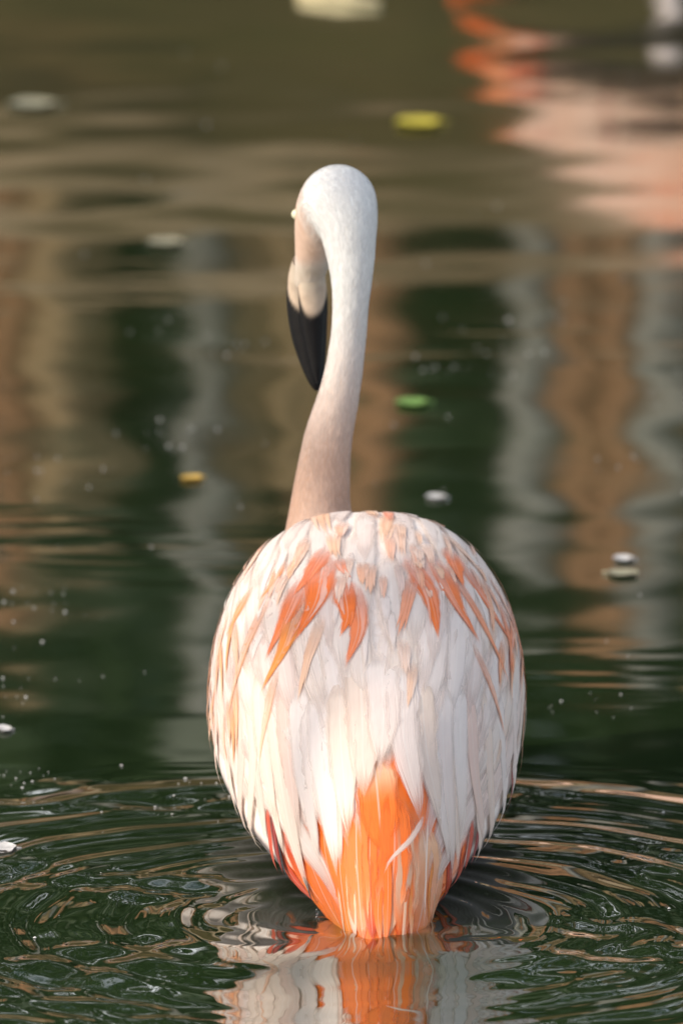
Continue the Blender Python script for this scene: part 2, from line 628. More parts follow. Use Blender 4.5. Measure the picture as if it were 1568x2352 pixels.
# low dark shrubs right behind the fence
for i, x in enumerate(np.arange(-7.2, 7.6, 1.2)):
    y = 9.3 + random.uniform(-.2, .4)
    root = empty('shrub', (x, y, float(bank_h(x, y))))
    tag(root, 'dense dark green shrub right behind the stake fence', 'shrub', 'shrubs behind the stake fence')
    r = np.random.default_rng(300 + i)
    st = []
    for k in range(6):
        a = r.uniform(0, 6.28)
        st.append(tube([root.location, root.location + Vector((math.cos(a) * .2, math.sin(a) * .2, .6)), root.location + Vector((math.cos(a) * .45, math.sin(a) * .45, 1.2))], [.03, .02, .008], 5))
    v, f = merge(st)
    mesh_obj('stem', v, f, M_BARK, root)
    n = 2600
    d = r.normal(size=(n, 3)); d /= np.linalg.norm(d, axis=1)[:, None]
    c = d * (r.uniform(0.35, 1, (n, 1)) ** 0.5) * np.array([.85, .6, 1.0]) + np.array([0, 0, 0.95])
    c[:, 2] = np.maximum(c[:, 2], 0.03)
    v, f = leaf_quads(c + np.array(root.location), 0.10, 400 + i)
    mesh_obj('foliage', v, f, M_LEAVES[i % 2], root, smooth=False)

# low fence of weathered stakes on top of the bank
M_STAKE = [noise_mat('stake_grey', [(0.3, (0.14, 0.135, 0.115)), (0.7, (0.23, 0.225, 0.20))], 8, .9, (1, 1, .15)),
           noise_mat('stake_tan', [(0.3, (0.17, 0.115, 0.055)), (0.7, (0.29, 0.20, 0.105))], 8, .9, (1, 1, .15)),
           noise_mat('stake_orange', [(0.3, (0.20, 0.10, 0.045)), (0.7, (0.32, 0.165, 0.08))], 8, .9, (1, 1, .15))]
fence = empty('stake_fence', (0, 8.3, float(bank_h(0, 8.3))))
tag(fence, 'low fence of weathered grey and brown stakes along the bank top', 'fence')
fx = -4.2
fr = random.Random(5)
fixed = {  # where the mirrored stakes are in view: px of the streak -> tone
}
gaps = [(-0.36, -0.22), (0.085, 0.245)]
for back in (0, 1):
    fx = -3.0 + back * 0.035
    while fx < 3.0:
        w = fr.uniform(0.055, 0.085)
        if not any(a < fx < b for a, b in gaps):
            y = 8.3 + back * 0.085 + fr.uniform(-.02, .02)
            z0 = float(bank_h(fx, y)) - 0.1
            z1 = z0 + 0.1 + fr.uniform(0.42, 0.76)
            tone = 0 if fr.random() < .45 else (1 if fr.random() < .65 else 2)
            if abs(fx) < .6: tone = 1 if fr.random() < .7 else (2 if fx < 0 else 0)
            if abs(fx + .20) < .04 or abs(fx - .45) < .04 or abs(fx - .26) < .03: tone = 0
            if abs(fx - .37) < .04 or abs(fx - .04) < .03: tone = 2
            v, f = tube([(fx, y, z0), (fx + fr.uniform(-.01, .01), y, (z0 + z1) / 2), (fx + fr.uniform(-.02, .02), y, z1 - .03), (fx, y, z1)],
                        [w * .5, w * .49, w * .46, w * .2], 8)
            mesh_obj('stake', v, f, M_STAKE[tone], fence)
        fx += w + 0.001

# ------------------------------------------------------------------ side bank with a tree whose low limb shades the bird in patches
sx_ = np.concatenate([np.linspace(-45, -8, 12), np.linspace(-7.5, -3.6, 14)])
sy_ = np.linspace(-40, 4.6, 40)
SX, SY = np.meshgrid(sx_, sy_)
SZ = 0.55 - 0.9 * sstep(-5.2, -3.7, SX + 0.3 * np.sin(SY * 1.1)) + 0.03 * np.sin(SX * 3) * np.sin(SY * 2)
ii = np.arange(SX.size).reshape(SX.shape)
SF = np.stack([ii[:-1, :-1], ii[:-1, 1:], ii[1:, 1:], ii[1:, :-1]], -1).reshape(-1, 4)
tag(mesh_obj('side_bank', np.stack([SX, SY, SZ], -1).reshape(-1, 3), SF, M_GROUND), 'sandy bank along the side of the pond', 'bank', kind='structure')
shade_tree = make_tree((-5.8, -6.8, 0.45), 6.0, 1.7, 4.0, 26, 90, 901, 'leafy tree on the side bank whose low limb shades the flamingo', M_LEAVES[1], None, .07)
LIMB_S = 5.0
spots = [((960, 1545), .055, 1.0), ((1110, 1550), .05, 1.0), ((850, 1560), .04, .7), ((1180, 1500), .05, 1.0), ((1090, 1320), .04, .4),
         ((775, 380), .018, .5), ((862, 440), .022, .8), ((770, 1100), .03, .5)]


def shade_clumps():
    r = np.random.default_rng(55)
    cen, tips = [], []
    for (px, py), rad, dens in spots:
        y = .30 if py > 1150 else .5
        q = at(px, py, y)
        c = np.array(q + SUN_DIR * LIMB_S)
        tips.append(Vector(c))
        cen.append(c + r.normal(size=(int(22 * dens), 3)) * rad * .55)
    v, f = leaf_quads(np.concatenate(cen), .026, 56)
    mesh_obj('foliage', v, f, M_LEAVES[1], shade_tree, smooth=False)
    parts = []
    a_ = Vector((-5.8, -6.8, 2.6)); hub = Vector((-3.95, -1.95, 3.0))
    parts.append(tube([a_, a_.lerp(hub, .35) + Vector((0, 0, .25)), a_.lerp(hub, .7) + Vector((0, 0, .2)), hub], [.06, .045, .028, .012], 8))
    for tp in tips:
        parts.append(tube([hub, hub.lerp(tp, .5) + Vector((0, 0, .03)), tp], [.006, .004, .002], 5))
    v, f = merge(parts)
    mesh_obj('limb', v, f, M_BARK, shade_tree)


shade_clumps()

# ------------------------------------------------------------------ flamingo
TAIL = Vector((0.026, 0.0, 0.0))
flamingo = empty('flamingo', TAIL)
tag(flamingo, 'white flamingo with orange streaked plumage seen from behind, wading in the pond', 'flamingo')

# body sections: y from the tail tip, centre x, half width, top, side height, bottom
SEC = np.array([
    (-0.035, 0.030, 0.012, -0.030, -0.042, -0.055),
    (-0.010, 0.031, 0.020, 0.000, -0.022, -0.045),
    (0.020, 0.030, 0.026, 0.040, -0.002, -0.030),
    (0.060, 0.029, 0.038, 0.086, 0.012, -0.020),
    (0.110, 0.024, 0.061, 0.127, 0.025, -0.012),
    (0.200, 0.022, 0.094, 0.169, 0.046, -0.012),
    (0.300, 0.020, 0.114, 0.209, 0.068, -0.030),
    (0.380, 0.019, 0.120, 0.229, 0.086, -0.045),
    (0.430, 0.020, 0.115, 0.232, 0.094, -0.045),
    (0.480, 0.018, 0.097, 0.212, 0.098, -0.035),
    (0.515, 0.012, 0.066, 0.176, 0.098, -0.010),
    (0.540, 0.006, 0.034, 0.140, 0.096, 0.040)])


def sec(y):
    return [float(np.interp(y, SEC[:, 0], SEC[:, i])) for i in range(1, 6)]


# smooth the linear table once
_ys = np.linspace(SEC[0, 0], SEC[-1, 0], 120)
_tab = np.stack([np.interp(_ys, SEC[:, 0], SEC[:, i]) for i in range(6)], 1)
for _ in range(30):
    _tab[1:-1, 1:] = (_tab[:-2, 1:] + 2 * _tab[1:-1, 1:] + _tab[2:, 1:]) / 4


def body_pt(y, th):
    """th = 0 on the back's ridge, positive to the right, +-pi at the belly"""
    cx, w, zt, zs, zb = [float(np.interp(y, _ys, _tab[:, i])) for i in range(1, 6)]
    c, s = math.cos(th), math.sin(th)
    e = 2 / 2.35
    x = cx + w * math.copysign(abs(s) ** (e if c >= 0 else 1.7), s)
    z = zs + (zt - zs) * abs(c) ** e if c >= 0 else zs - (zs - zb) * abs(c) ** 1.0
    return Vector((x, y, z))


bm = bmesh.new()
rows = []
NS, NT_ = 60, 48
for i in range(NS):
    y = SEC[0, 0] + (SEC[-1, 0] - SEC[0, 0]) * i / (NS - 1)
    rows.append([bm.verts.new(body_pt(y, 2 * math.pi * j / NT_ - math.pi)) for j in range(NT_)])
for i in range(NS - 1):
    for j in range(NT_):
        bm.faces.new((rows[i][j], rows[i][(j + 1) % NT_], rows[i + 1][(j + 1) % NT_], rows[i + 1][j]))
bm.faces.new(rows[0][::-1]); bm.faces.new(rows[-1])


def catmull(P, n):
    P = [np.array(p, float) for p in P]
    P = [2 * P[0] - P[1]] + P + [2 * P[-1] - P[-2]]
    out = []
    for i in range(1, len(P) - 2):
        for t in np.linspace(0, 1, n, endpoint=False):
            a, b, c, d = P[i - 1], P[i], P[i + 1], P[i + 2]
            out.append(0.5 * ((2 * b) + (-a + c) * t + (2 * a - 5 * b + 4 * c - d) * t * t + (-a + 3 * b - 3 * c + d) * t ** 3))
    out.append(P[-2])
    return out


MPP = K * 8.75            # metres per picture unit at the neck
neck = [  # px, py, y, radius in picture units
    (770, 1420, .470, 130), (742, 1290, .505, 100), (735, 1180, .515, 74), (742, 1090, .515, 64), (755, 1000, .512, 57), (780, 900, .508, 48.5),
    (797, 800, .504, 43.5), (805, 700, .500, 43.5), (807, 620, .499, 52), (803, 560, .501, 61), (796, 500, .506, 73), (780, 462, .516, 85),
    (762, 478, .532, 84), (742, 520, .548, 68), (727, 565, .560, 52), (716, 605, .568, 41), (708, 640, .572, 36)]
N3 = []
for px, py, y, r in neck:
    q = at(px, py, y)
    N3.append((q.x, q.y, q.z, r * MPP))
for q in catmull(N3, 7):
    bmesh.ops.create_icosphere(bm, subdivisions=3, radius=max(.004, q[3]), matrix=Matrix.Translation(q[:3]))
tmp_me = bpy.data.meshes.new('tmp')
bm.to_mesh(tmp_me); bm.free()
tmp = bpy.data.objects.new('tmp', tmp_me)
col.objects.link(tmp)
md = tmp.modifiers.new('r', 'REMESH'); md.mode = 'VOXEL'; md.voxel_size = 0.0032
ms = tmp.modifiers.new('s', 'SMOOTH'); ms.iterations = 9; ms.factor = 0.5
dg = bpy.context.evaluated_depsgraph_get()
ev = bpy.data.meshes.new_from_object(tmp.evaluated_get(dg))
bpy.data.objects.remove(tmp)
nv = len(ev.vertices)
co = np.empty(nv * 3); ev.vertices.foreach_get('co', co); co = co.reshape(-1, 3)
# colour of the down: white head, pale rosy neck, tan face
white = np.array((0.72, 0.71, 0.69)); rosy = np.array((0.50, 0.31, 0.22)); tan = np.array((0.62, 0.42, 0.31)); warm = np.array((0.80, 0.70, 0.64))
z = co[:, 2]
t = sstep(0.41, 0.22, z)[:, None]
C = white * (1 - t) + rosy * t
body_mask = sstep(0.505, 0.46, co[:, 1])[:, None] * sstep(0.26, 0.235, z)[:, None]
C = C * (1 - body_mask) + warm * body_mask
face_c = np.array(at(676, 525, .545))
d = np.linalg.norm((co - face_c) / np.array([1.0, 1.0, 1.25]), axis=1)
fm = (sstep(0.044, 0.018, d))[:, None]
C = C * (1 - fm) + tan * fm
chin = sstep(float(at(712, 585, .56).z), float(at(712, 625, .56).z), z)[:, None] * sstep(0.53, 0.545, co[:, 1])[:, None]
C = C * (1 - chin) + np.array((0.50, 0.42, 0.34)) * chin
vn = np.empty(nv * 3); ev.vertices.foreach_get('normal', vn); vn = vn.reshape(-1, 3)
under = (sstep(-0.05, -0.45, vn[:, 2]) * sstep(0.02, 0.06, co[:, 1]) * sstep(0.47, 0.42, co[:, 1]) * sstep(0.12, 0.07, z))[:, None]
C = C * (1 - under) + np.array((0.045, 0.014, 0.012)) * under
tm = (sstep(0.15, 0.09, co[:, 1]) * (1 - under[:, 0]))[:, None]
C = C * (1 - tm) + np.array((0.80, 0.20, 0.045)) * tm
polys = [tuple(p.vertices) for p in ev.polygons]
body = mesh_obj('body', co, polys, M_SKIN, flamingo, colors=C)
body['label'] = 'white downy head and slim rosy neck rising from the body'
BVH = BVHTree.FromPolygons([Vector(c) for c in co], polys)

# ---- short down on the neck and head: tiny overlapping plumes, too many to count
dr = np.random.default_rng(31)
cand = np.where((co[:, 2] > 0.205) & (co[:, 1] > 0.44))[0]
cand = cand[(np.linalg.norm(co[cand] - np.array(at(715, 600, .568)), axis=1) > .030)]
cand = cand[fm[cand, 0] < .8]
vn0 = np.empty(nv * 3); ev.vertices.foreach_get('normal', vn0); vn0 = vn0.reshape(-1, 3)
DV, DF, DC, DU = [], [], [], []
axis_pts = np.array([q[:3] for q in catmull(N3, 7)])
for vi in dr.choice(cand, min(len(cand), 5200), replace=False):
    p = Vector(co[vi]); n = Vector(vn0[vi])
    k = int(np.argmin(np.linalg.norm(axis_pts - co[vi], axis=1)))
    d = Vector(axis_pts[max(k - 2, 0)] - axis_pts[min(k + 2, len(axis_pts) - 1)])
    d = (d - n * d.dot(n))
    if d.length < 1e-6: continue
    d = (d.normalized() + Vector(dr.normal(size=3)) * .16).normalized()
    sd = d.cross(n).normalized()
    L = dr.uniform(.007, .012); W = dr.uniform(.0009, .0017)
    tone = dr.uniform(.93, 1.10)
    o_ = len(DV); rv = dr.uniform(0, 50)
    for m, (tl, ww, lf) in enumerate(((0, .5, -.0002), (.5, 1, .00015), (1, .2, dr.uniform(.0001, .0003)))):
        for u in (-1, 1):
            hq = BVH.find_nearest(p + d * (L * tl) + sd * (u * W * ww))
            DV.append(hq[0] + hq[1] * lf)
            DC.append(C[vi] * tone); DU.append((u * .5, .2 + tl * .4, rv))
    DF += [(o_, o_ + 1, o_ + 3, o_ + 2), (o_ + 2, o_ + 3, o_ + 5, o_ + 4)]
down = mesh_obj('down', DV, DF, M_FEATHER, flamingo, colors=np.array(DC), uvs=np.array(DU))
down['kind'] = 'stuff'

# ---- bill
def bill_part(name, path, blackline, parent):
    V, Cc = [], []
    n = 36
    fine = catmull(path, 14)
    for i, q in enumerate(fine):
        p = Vector(q[:3]); a, b = q[3], q[4]
        nx_ = Vector(fine[min(i + 1, len(fine) - 1)][:3]) - Vector(fine[max(i - 1, 0)][:3])
        nx_.normalize()
        side = Vector((0.93, 0.36, 0)); side = (side - nx_ * side.dot(nx_)).normalized()
        oth = nx_.cross(side)
        for j in range(n):
            an = 2 * math.pi * j / n
            k = p + side * (math.cos(an) * a) + oth * (math.sin(an) * b)
            V.append(k)
            tt = i / (len(fine) - 1)
            lim = blackline + 0.20 * max(-.4, math.sin(an - .15)) + .015 * math.sin(an * 3)
            g = float(sstep(lim - .03, lim + .03, tt)); g2 = float(sstep(lim - .2, lim - .04, tt))
            pale = np.array((0.46, 0.38, 0.30)) * (1 - g2) + np.array((0.52, 0.40, 0.30)) * g2
            Cc.append(pale * (1 - g) + np.array((0.010, 0.009, 0.009)) * g)
    F = []
    m = len(fine)
    for i in range(m - 1):
        for j in range(n):
            F.append((i * n + j, i * n + (j + 1) % n, (i + 1) * n + (j + 1) % n, (i + 1) * n + j))
    F.append(tuple(range(n))); F.append(tuple((m - 1) * n + j for j in range(n))[::-1])
    return mesh_obj(name, V, F, M_BILL, parent, colors=Cc)


def bp_(px, py, y, a, b):
    q = at(px, py, y)
    return (q.x, q.y, q.z, a * MPP, b * MPP)


bill = bill_part('bill', [bp_(707, 600, .573, 36, 36), bp_(704, 640, .580, 44, 40), bp_(705, 690, .583, 49, 40), bp_(709, 760, .579, 44, 34),
                          bp_(718, 830, .572, 31, 24), bp_(725, 878, .566, 16, 13), bp_(728, 898, .564, 4, 4)], 0.20, flamingo)
bill['label'] = 'black tipped downcurved bill with pale base'
bill_part('lower_mandible', [bp_(716, 596, .566, 24, 20), bp_(716, 650, .569, 33, 26), bp_(717, 720, .567, 30, 22), bp_(722, 790, .564, 21, 16),
                             bp_(727, 850, .560, 11, 9), bp_(729, 880, .558, 3, 3)], 0.22, bill)

# ---- eye at the left of the face
def ball(c, r, n=12):
    b = bmesh.new(); bmesh.ops.create_uvsphere(b, u_segments=n, v_segments=n, radius=r)
    v = [Vector(c) + x.co for x in b.verts]; f = [tuple(q.index for q in p.verts) for p in b.faces]
    b.free(); return v, f


M_IRIS = plain('pale_iris', (0.62, 0.60, 0.42), 0.15)
M_PUPIL = plain('pupil_black', (0.01, 0.01, 0.01), 0.1)
loc_, nrm_, _, _ = BVH.find_nearest(at(672, 492, .538))
v, f = ball(loc_ - nrm_ * 0.0012, 0.0042)
eye = mesh_obj('eye', v, f, M_IRIS, flamingo)
pd = (Vector((-0.75, 0.65, 0.05))).normalized()
v, f = ball(loc_ - nrm_ * 0.0012 + pd * 0.0026, 0.0022)
mesh_obj('pupil', v, f, M_PUPIL, eye)

# ---- legs (under the murky water)
M_LEG = plain('grey_pink_leg', (0.42, 0.36, 0.34), 0.55)
for sx in (-0.035, 0.07):
    v, f = tube([(sx, .30, -.04), (sx, .31, -.12), (sx + .004, .27, -.42), (sx, .28, -.47), (sx - .004, .31, -.80)], [.022, .012, .007, .010, .006], 10)
    leg = mesh_obj('leg', v, f, M_LEG, flamingo)
    foot = []
    for a in (-.5, 0, .5):
        foot.append(tube([(sx, .31, -.80), (sx + math.sin(a) * .05, .31 + math.cos(a) * .05, -.812), (sx + math.sin(a) * .09, .31 + math.cos(a) * .09, -.818)], [.007, .005, .002], 6))
    v, f = merge(foot)
    mesh_obj('foot', v, f, M_LEG, leg)

# ---- feathers
WHITE = np.array((0.79, 0.70, 0.65)); CREAM = np.array((0.78, 0.64, 0.54)); PINK = np.array((0.76, 0.56, 0.48)); PEACH = np.array((0.85, 0.50, 0.30))
ORANGE = np.array((0.87, 0.19, 0.028)); AMBER = np.array((0.87, 0.29, 0.055)); RED = np.array((0.55, 0.065, 0.02)); CRIMSON = np.array((0.26, 0.018, 0.012)); BLACK = np.array((0.012, 0.010, 0.012))
fseed = [0]


def resample(P, n):
    P = np.array([tuple(p) for p in P])
    if len(P) > 2:
        P = np.array(catmull(P, 6))
    d = np.concatenate([[0], np.cumsum(np.linalg.norm(np.diff(P, axis=0), axis=1))])
    s = np.linspace(0, d[-1], n)
    return np.stack([np.interp(s, d, P[:, i]) for i in range(3)], 1)


def feather_geo(path, width, lift0, lift1, c_root, c_mid, c_tip, edge=None, point=0.5, nv_=13, nu=7, ragged=0.10, camber=0.06, belly=0.55, snap=True):
    """one vane following the body: path = points on the skin from root to tip"""
    fseed[0] += 1
    r = random.Random(fseed[0])
    P = resample(path, nv_)
    V, Cc, U = [], [], []
    rv = r.uniform(0, 50)
    nrm_prev = None
    for i in range(nv_):
        tt = i / (nv_ - 1)
        p = Vector(P[i])
        hit = BVH.find_nearest(p)
        n = hit[1]
        if snap and hit[3] < 0.03:
            p = hit[0]
        # vane normals always face outwards
        if nrm_prev is not None:
            n = (n + nrm_prev).normalized()
        nrm_prev = n
        tan_ = Vector(P[min(i + 1, nv_ - 1)]) - Vector(P[max(i - 1, 0)])
        side = tan_.cross(n)
        if side.length < 1e-6: side = Vector((1, 0, 0))
        side.normalize()
        rise = min(1, tt / 0.18) ** 0.7 * 0.75 + 0.25
        fall = 1.0 if tt < belly else max(0.0, 1 - ((tt - belly) / (1 - belly)) ** (1 / max(.05, point))) if point <= 1 else 1
        wv = width * rise * max(fall, 0.03)
        lift = lift0 + (lift1 - lift0) * tt
        for j in range(nu):
            u = -1 + 2 * j / (nu - 1)
            jit = 1 + (r.uniform(-ragged, ragged) if abs(u) > .9 else 0)
            back = r.uniform(-ragged, ragged) * 0.5 * width * (abs(u) > .3) * (tt > .6)
            q = p + side * (u * wv * jit) + n * (lift - camber * wv * u * u) + tan_.normalized() * back
            V.append(q)
            U.append((u, tt * 1.0, rv))
            c = c_root + (c_mid - c_root) * sstep(.1, .5, tt)
            c = c + (c_tip - c) * sstep(.55, .95, tt)
            if edge is not None:
                c = c + (edge - c) * sstep(.35, .95, abs(u))
            Cc.append(c * r.uniform(.97, 1.03))
    F = []
    for i in range(nv_ - 1):
        for j in range(nu - 1):
            F.append((i * nu + j, i * nu + j + 1, (i + 1) * nu + j + 1, (i + 1) * nu + j))
    return V, F, Cc, U


def feather(parent, *a, mat=None, name='feather', **k):
    V, F, Cc, U = feather_geo(*a, **k)
    return mesh_obj(name, V, F, mat or M_FEATHER, parent, colors=Cc, uvs=U)


def skin_px(pts):
    """picture points -> points on the bird; beyond its outline they keep the depth of their neighbour"""
    out, last = [], None
    for px, py in pts:
        d = ray(px, py)
        h = BVH.ray_cast(CAM, d)
        if h[0] is not None and h[0].y < 0.5:
            q = h[0]
        else:
            yy = last.y if last is not None else None
            if yy is None:
                # nearest place on the skin along the sight line
                best = None
                for s in np.linspace(7.9, 9.0, 111):
                    w_ = CAM + d * s
                    dd = BVH.find_nearest(w_)[3]
                    if best is None or dd < best[0]: best = (dd, w_)
                q = best[1]
            else:
                q = at(px, py, yy)
        out.append(q); last = q
    return out


def flow(y0, th0, length, dth, n=6):
    """a path along the body from y0 towards the tail"""
    P, y, th = [], y0, th0
    for i in range(n):
        P.append(body_pt(max(y, -.03), th))
        y -= length / (n - 1) * 0.93
        th += dth / (n - 1)
    return P


# wings: a shaped shell on each flank carries its feathers
wings = {}
for sgn in (-1, 1):
    V, F, Cc, U = [], [], [], []
    ny, nt = 30, 16
    for i in range(ny):
        a = i / (ny - 1)
        y = 0.095 + 0.385 * a
        lo, hi = 0.52 + 0.30 * (1 - a) ** 2, 1.72 - 0.45 * (1 - a) ** 2 - 0.3 * a ** 4
        for j in range(nt):
            b = j / (nt - 1)
            th = sgn * (lo + (hi - lo) * b)
            q = body_pt(y, th)
            h = BVH.find_nearest(q)
            V.append(h[0] + h[1] * (0.0022 * math.sin(math.pi * min(1, max(0, b))) ** .5 * math.sin(math.pi * (0.04 + .92 * a)) ** .5 - .0005))
            Cc.append(WHITE * .5 + PINK * .5); U.append((b * 2 - 1, a * 3, sgn))
    for i in range(ny - 1):
        for j in range(nt - 1):
            q = (i * nt + j, i * nt + j + 1, (i + 1) * nt + j + 1, (i + 1) * nt + j)
            F.append(q if sgn > 0 else q[::-1])
    w = mesh_obj('wing', V, F, M_SHELL, flamingo, colors=Cc, uvs=U)
    w['label'] = 'folded white wing with orange streaked coverts'
    wings[sgn] = w
# tail root shell
V, F, Cc, U = [], [], [], []
for i in range(14):
    y = -0.03 + 0.17 * i / 13
    for j in range(13):
        th = -2.0 + 4.0 * j / 12
        h = BVH.find_nearest(body_pt(y, th))
        V.append(h[0] + h[1] * 0.0008); Cc.append(ORANGE); U.append((j / 6 - 1, i / 13, 3))
for i in range(13):
    for j in range(12):
        F.append((i * 13 + j, i * 13 + j + 1, (i + 1) * 13 + j + 1, (i + 1) * 13 + j))
tail = mesh_obj('tail', V, F, M_WET, flamingo, colors=Cc, uvs=U)
tail['label'] = 'wet orange tail dipping into the water'


def wing_of(P):
    m = P[len(P) // 2]
    return wings[1] if m.x > 0.02 else wings[-1]


rr = random.Random(77)
mixc = lambda a, b, t: a * (1 - t) + b * t

# tail feathers: (picture path, half width in picture units, colours)
tail_list = [
    ([(858, 1740), (868, 1840), (878, 1960)], 44, PEACH, ORANGE, ORANGE),
    ([(822, 1830), (820, 1950), (830, 2100), (838, 2165)], 30, ORANGE, ORANGE, mixc(ORANGE, PEACH, .4)),
    ([(900, 1820), (905, 1950), (892, 2100), (885, 2165)], 34, ORANGE, ORANGE, PEACH),
    ([(780, 1890), (785, 2000), (800, 2110), (815, 2160)], 28, ORANGE, ORANGE, AMBER),
    ([(745, 1880), (752, 1970), (775, 2060), (800, 2150)], 24, ORANGE, ORANGE, ORANGE),
    ([(650, 1900), (690, 1990), (740, 2070), (797, 2150)], 24, RED, ORANGE, ORANGE),
    ([(628, 1900), (650, 1970), (690, 2030), (735, 2075)], 15, ORANGE, RED, RED),
    ([(700, 1900), (720, 1990), (760, 2080), (800, 2150)], 24, ORANGE, ORANGE, AMBER),
    ([(850, 1900), (850, 2010), (853, 2100), (858, 2168)], 18, ORANGE, ORANGE, RED),
    ([(930, 1860), (935, 1980), (925, 2090), (915, 2165)], 30, ORANGE, PEACH, ORANGE),
    ([(962, 1885), (975, 1990), (965, 2090), (945, 2165)], 56, PEACH, mixc(PEACH, ORANGE, .45), ORANGE),
    ([(1000, 1930), (1003, 2010), (985, 2100), (965, 2165)], 30, mixc(PINK, PEACH, .7), mixc(PEACH, ORANGE, .4), ORANGE),
    ([(1035, 1930), (1030, 2000), (1005, 2080), (978, 2160)], 18, RED, RED, CRIMSON),
    ([(1068, 1925), (1055, 1990), (1030, 2040), (1005, 2090)], 15, ORANGE, RED, CRIMSON),
    ([(812, 1960), (808, 2040), (815, 2110), (822, 2160)], 14, PEACH, PEACH, mixc(PINK, PEACH, .5)),
    ([(870, 2010), (872, 2080), (880, 2140), (884, 2175)], 11, ORANGE, mixc(RED, ORANGE, .5), ORANGE),
    ([(905, 2020), (915, 2090), (918, 2140), (920, 2175)], 13, AMBER, ORANGE, RED),
]
for i, (pts, w, a, b, c) in enumerate(tail_list):
    feather(tail, skin_px(pts), w * 1.12 * MPP, .0010 + .0002 * (i % 4), .0014 + .0002 * (i % 5), a, b, c, point=.45, ragged=.12, mat=M_WET if pts[-1][1] > 2120 else M_CRISP)
for k in range(9):     # narrow wet strands between them
    x0 = rr.uniform(760, 1000); x1 = 880 + (x0 - 880) * .78
    y0 = rr.uniform(1950, 2060)
    a = rr.choice([ORANGE, AMBER, ORANGE, ORANGE, PEACH])
    feather(tail, skin_px([(x0, y0), ((x0 + x1) / 2 + rr.uniform(-6, 6), (y0 + 2165) / 2), (x1, 2170)]), rr.uniform(4, 10) * MPP, .0022, .0028 + rr.uniform(0, .0008), a, a, mixc(a, CREAM, rr.uniform(0, .3)), nu=5, point=.6, mat=M_WET)
# dark flight feathers peeping out below the wing tips
for sgn, pts, w, c in ((-1, [(618, 1850), (632, 1940), (655, 2000)], 13, RED), (-1, [(632, 1870), (645, 1950), (668, 2008)], 12, CRIMSON), (-1, [(640, 1900), (655, 1970), (678, 2018)], 9, BLACK),
                       (1, [(1168, 1760), (1162, 1830), (1150, 1880)], 11, CRIMSON), (1, [(1080, 1880), (1070, 1940), (1050, 2000)], 14, RED), (1, [(1100, 1860), (1085, 1930), (1065, 1985)], 12, CRIMSON),
                       (-1, [(700, 2010), (722, 2050), (733, 2072)], 6, BLACK)):
    feather(wings[sgn], skin_px(pts), w * MPP, .002, .005, c, c, c * .7, point=.6, mat=M_CRISP)

# long white feathers hanging over the rump: picture paths, half width
long_list = [
    ([(545, 1500), (560, 1730), (597, 1950)], 30, PINK), ([(575, 1500), (588, 1740), (603, 1962)], 26, CREAM),
    ([(600, 1520), (615, 1740), (648, 1905)], 32, CREAM), ([(630, 1540), (645, 1750), (690, 1960), (724, 2058)], 32, CREAM),
    ([(660, 1530), (670, 1750), (700, 1930)], 34, PINK), ([(690, 1560), (700, 1770), (738, 1955)], 34, WHITE),
    ([(735, 1560), (748, 1790), (783, 2015)], 36, WHITE), ([(780, 1560), (790, 1760), (806, 1925)], 36, CREAM),
    ([(720, 1600), (722, 1760), (745, 1900)], 34, WHITE),
    ([(825, 1510), (832, 1660), (838, 1835)], 40, CREAM), ([(870, 1500), (880, 1640), (872, 1768)], 44, WHITE),
    ([(920, 1520), (925, 1700), (955, 1888)], 40, WHITE), ([(960, 1540), (975, 1730), (1003, 1915)], 38, CREAM),
    ([(1000, 1540), (1015, 1780), (1027, 2022)], 40, WHITE), ([(1040, 1540), (1050, 1740), (1045, 1950)], 34, WHITE),
    ([(1062, 1560), (1082, 1770), (1103, 1952)], 30, PINK), ([(1100, 1560), (1118, 1770), (1116, 1972)], 28, CREAM),
    ([(1135, 1560), (1148, 1740), (1128, 1930)], 26, WHITE), ([(1165, 1520), (1175, 1720), (1150, 1890)], 24, WHITE),
    ([(1188, 1500), (1196, 1700), (1172, 1850)], 18, CREAM), ([(520, 1470), (520, 1680), (560, 1880)], 24, CREAM),
    ([(500, 1500), (503, 1650), (530, 1830)], 18, PINK),
    ([(650, 1640), (668, 1830), (708, 2010)], 24, CREAM), ([(700, 1680), (712, 1830), (745, 1985)], 22, WHITE), ([(762, 1700), (770, 1850), (790, 1990)], 22, PINK),
    ([(1020, 1680), (1038, 1850), (1042, 1995)], 26, CREAM), ([(985, 1680), (1002, 1840), (1020, 1985)], 24, WHITE), ([(1075, 1680), (1090, 1840), (1088, 1985)], 22, CREAM),
    ([(585, 1660), (600, 1810), (622, 1945)], 22, PINK), ([(610, 1680), (630, 1830), (662, 1965)], 20, CREAM)]
for i, (pts, w, c) in enumerate(long_list):
    P = skin_px(pts)
    c2 = mixc(c, PINK, rr.uniform(0, .35))
    feather(wing_of(P), P, w * MPP, .0018 + .0001 * (i % 3), .0030 + .0003 * (i % 4), c, c2, mixc(c2, CREAM, .5), point=rr.uniform(.34, .5), ragged=.13, nv_=17, nu=9, mat=M_CRISP)
for k in range(44):     # filling rows of the same kind
    px = rr.uniform(500, 1195)
    y0 = rr.uniform(1430, 1600)
    f_ = (px - 845) / 350
    L = rr.uniform(190, 300)
    xe = px + (-f_ * 55) * (L / 300)
    P = skin_px([(px, y0), (px * .55 + xe * .45 + f_ * 14, y0 + L * .5), (xe, min(y0 + L, 1900 - 60 * (abs(f_) < .2)))])
    c = mixc(rr.choice([WHITE, CREAM, WHITE, PINK]), PINK, rr.uniform(0, .4))
    feather(wing_of(P), P, rr.uniform(18, 30) * MPP, .0008, .0011 + rr.uniform(0, .0003), c, c, mixc(c, CREAM, .4), point=rr.uniform(.4, .6), ragged=.12)

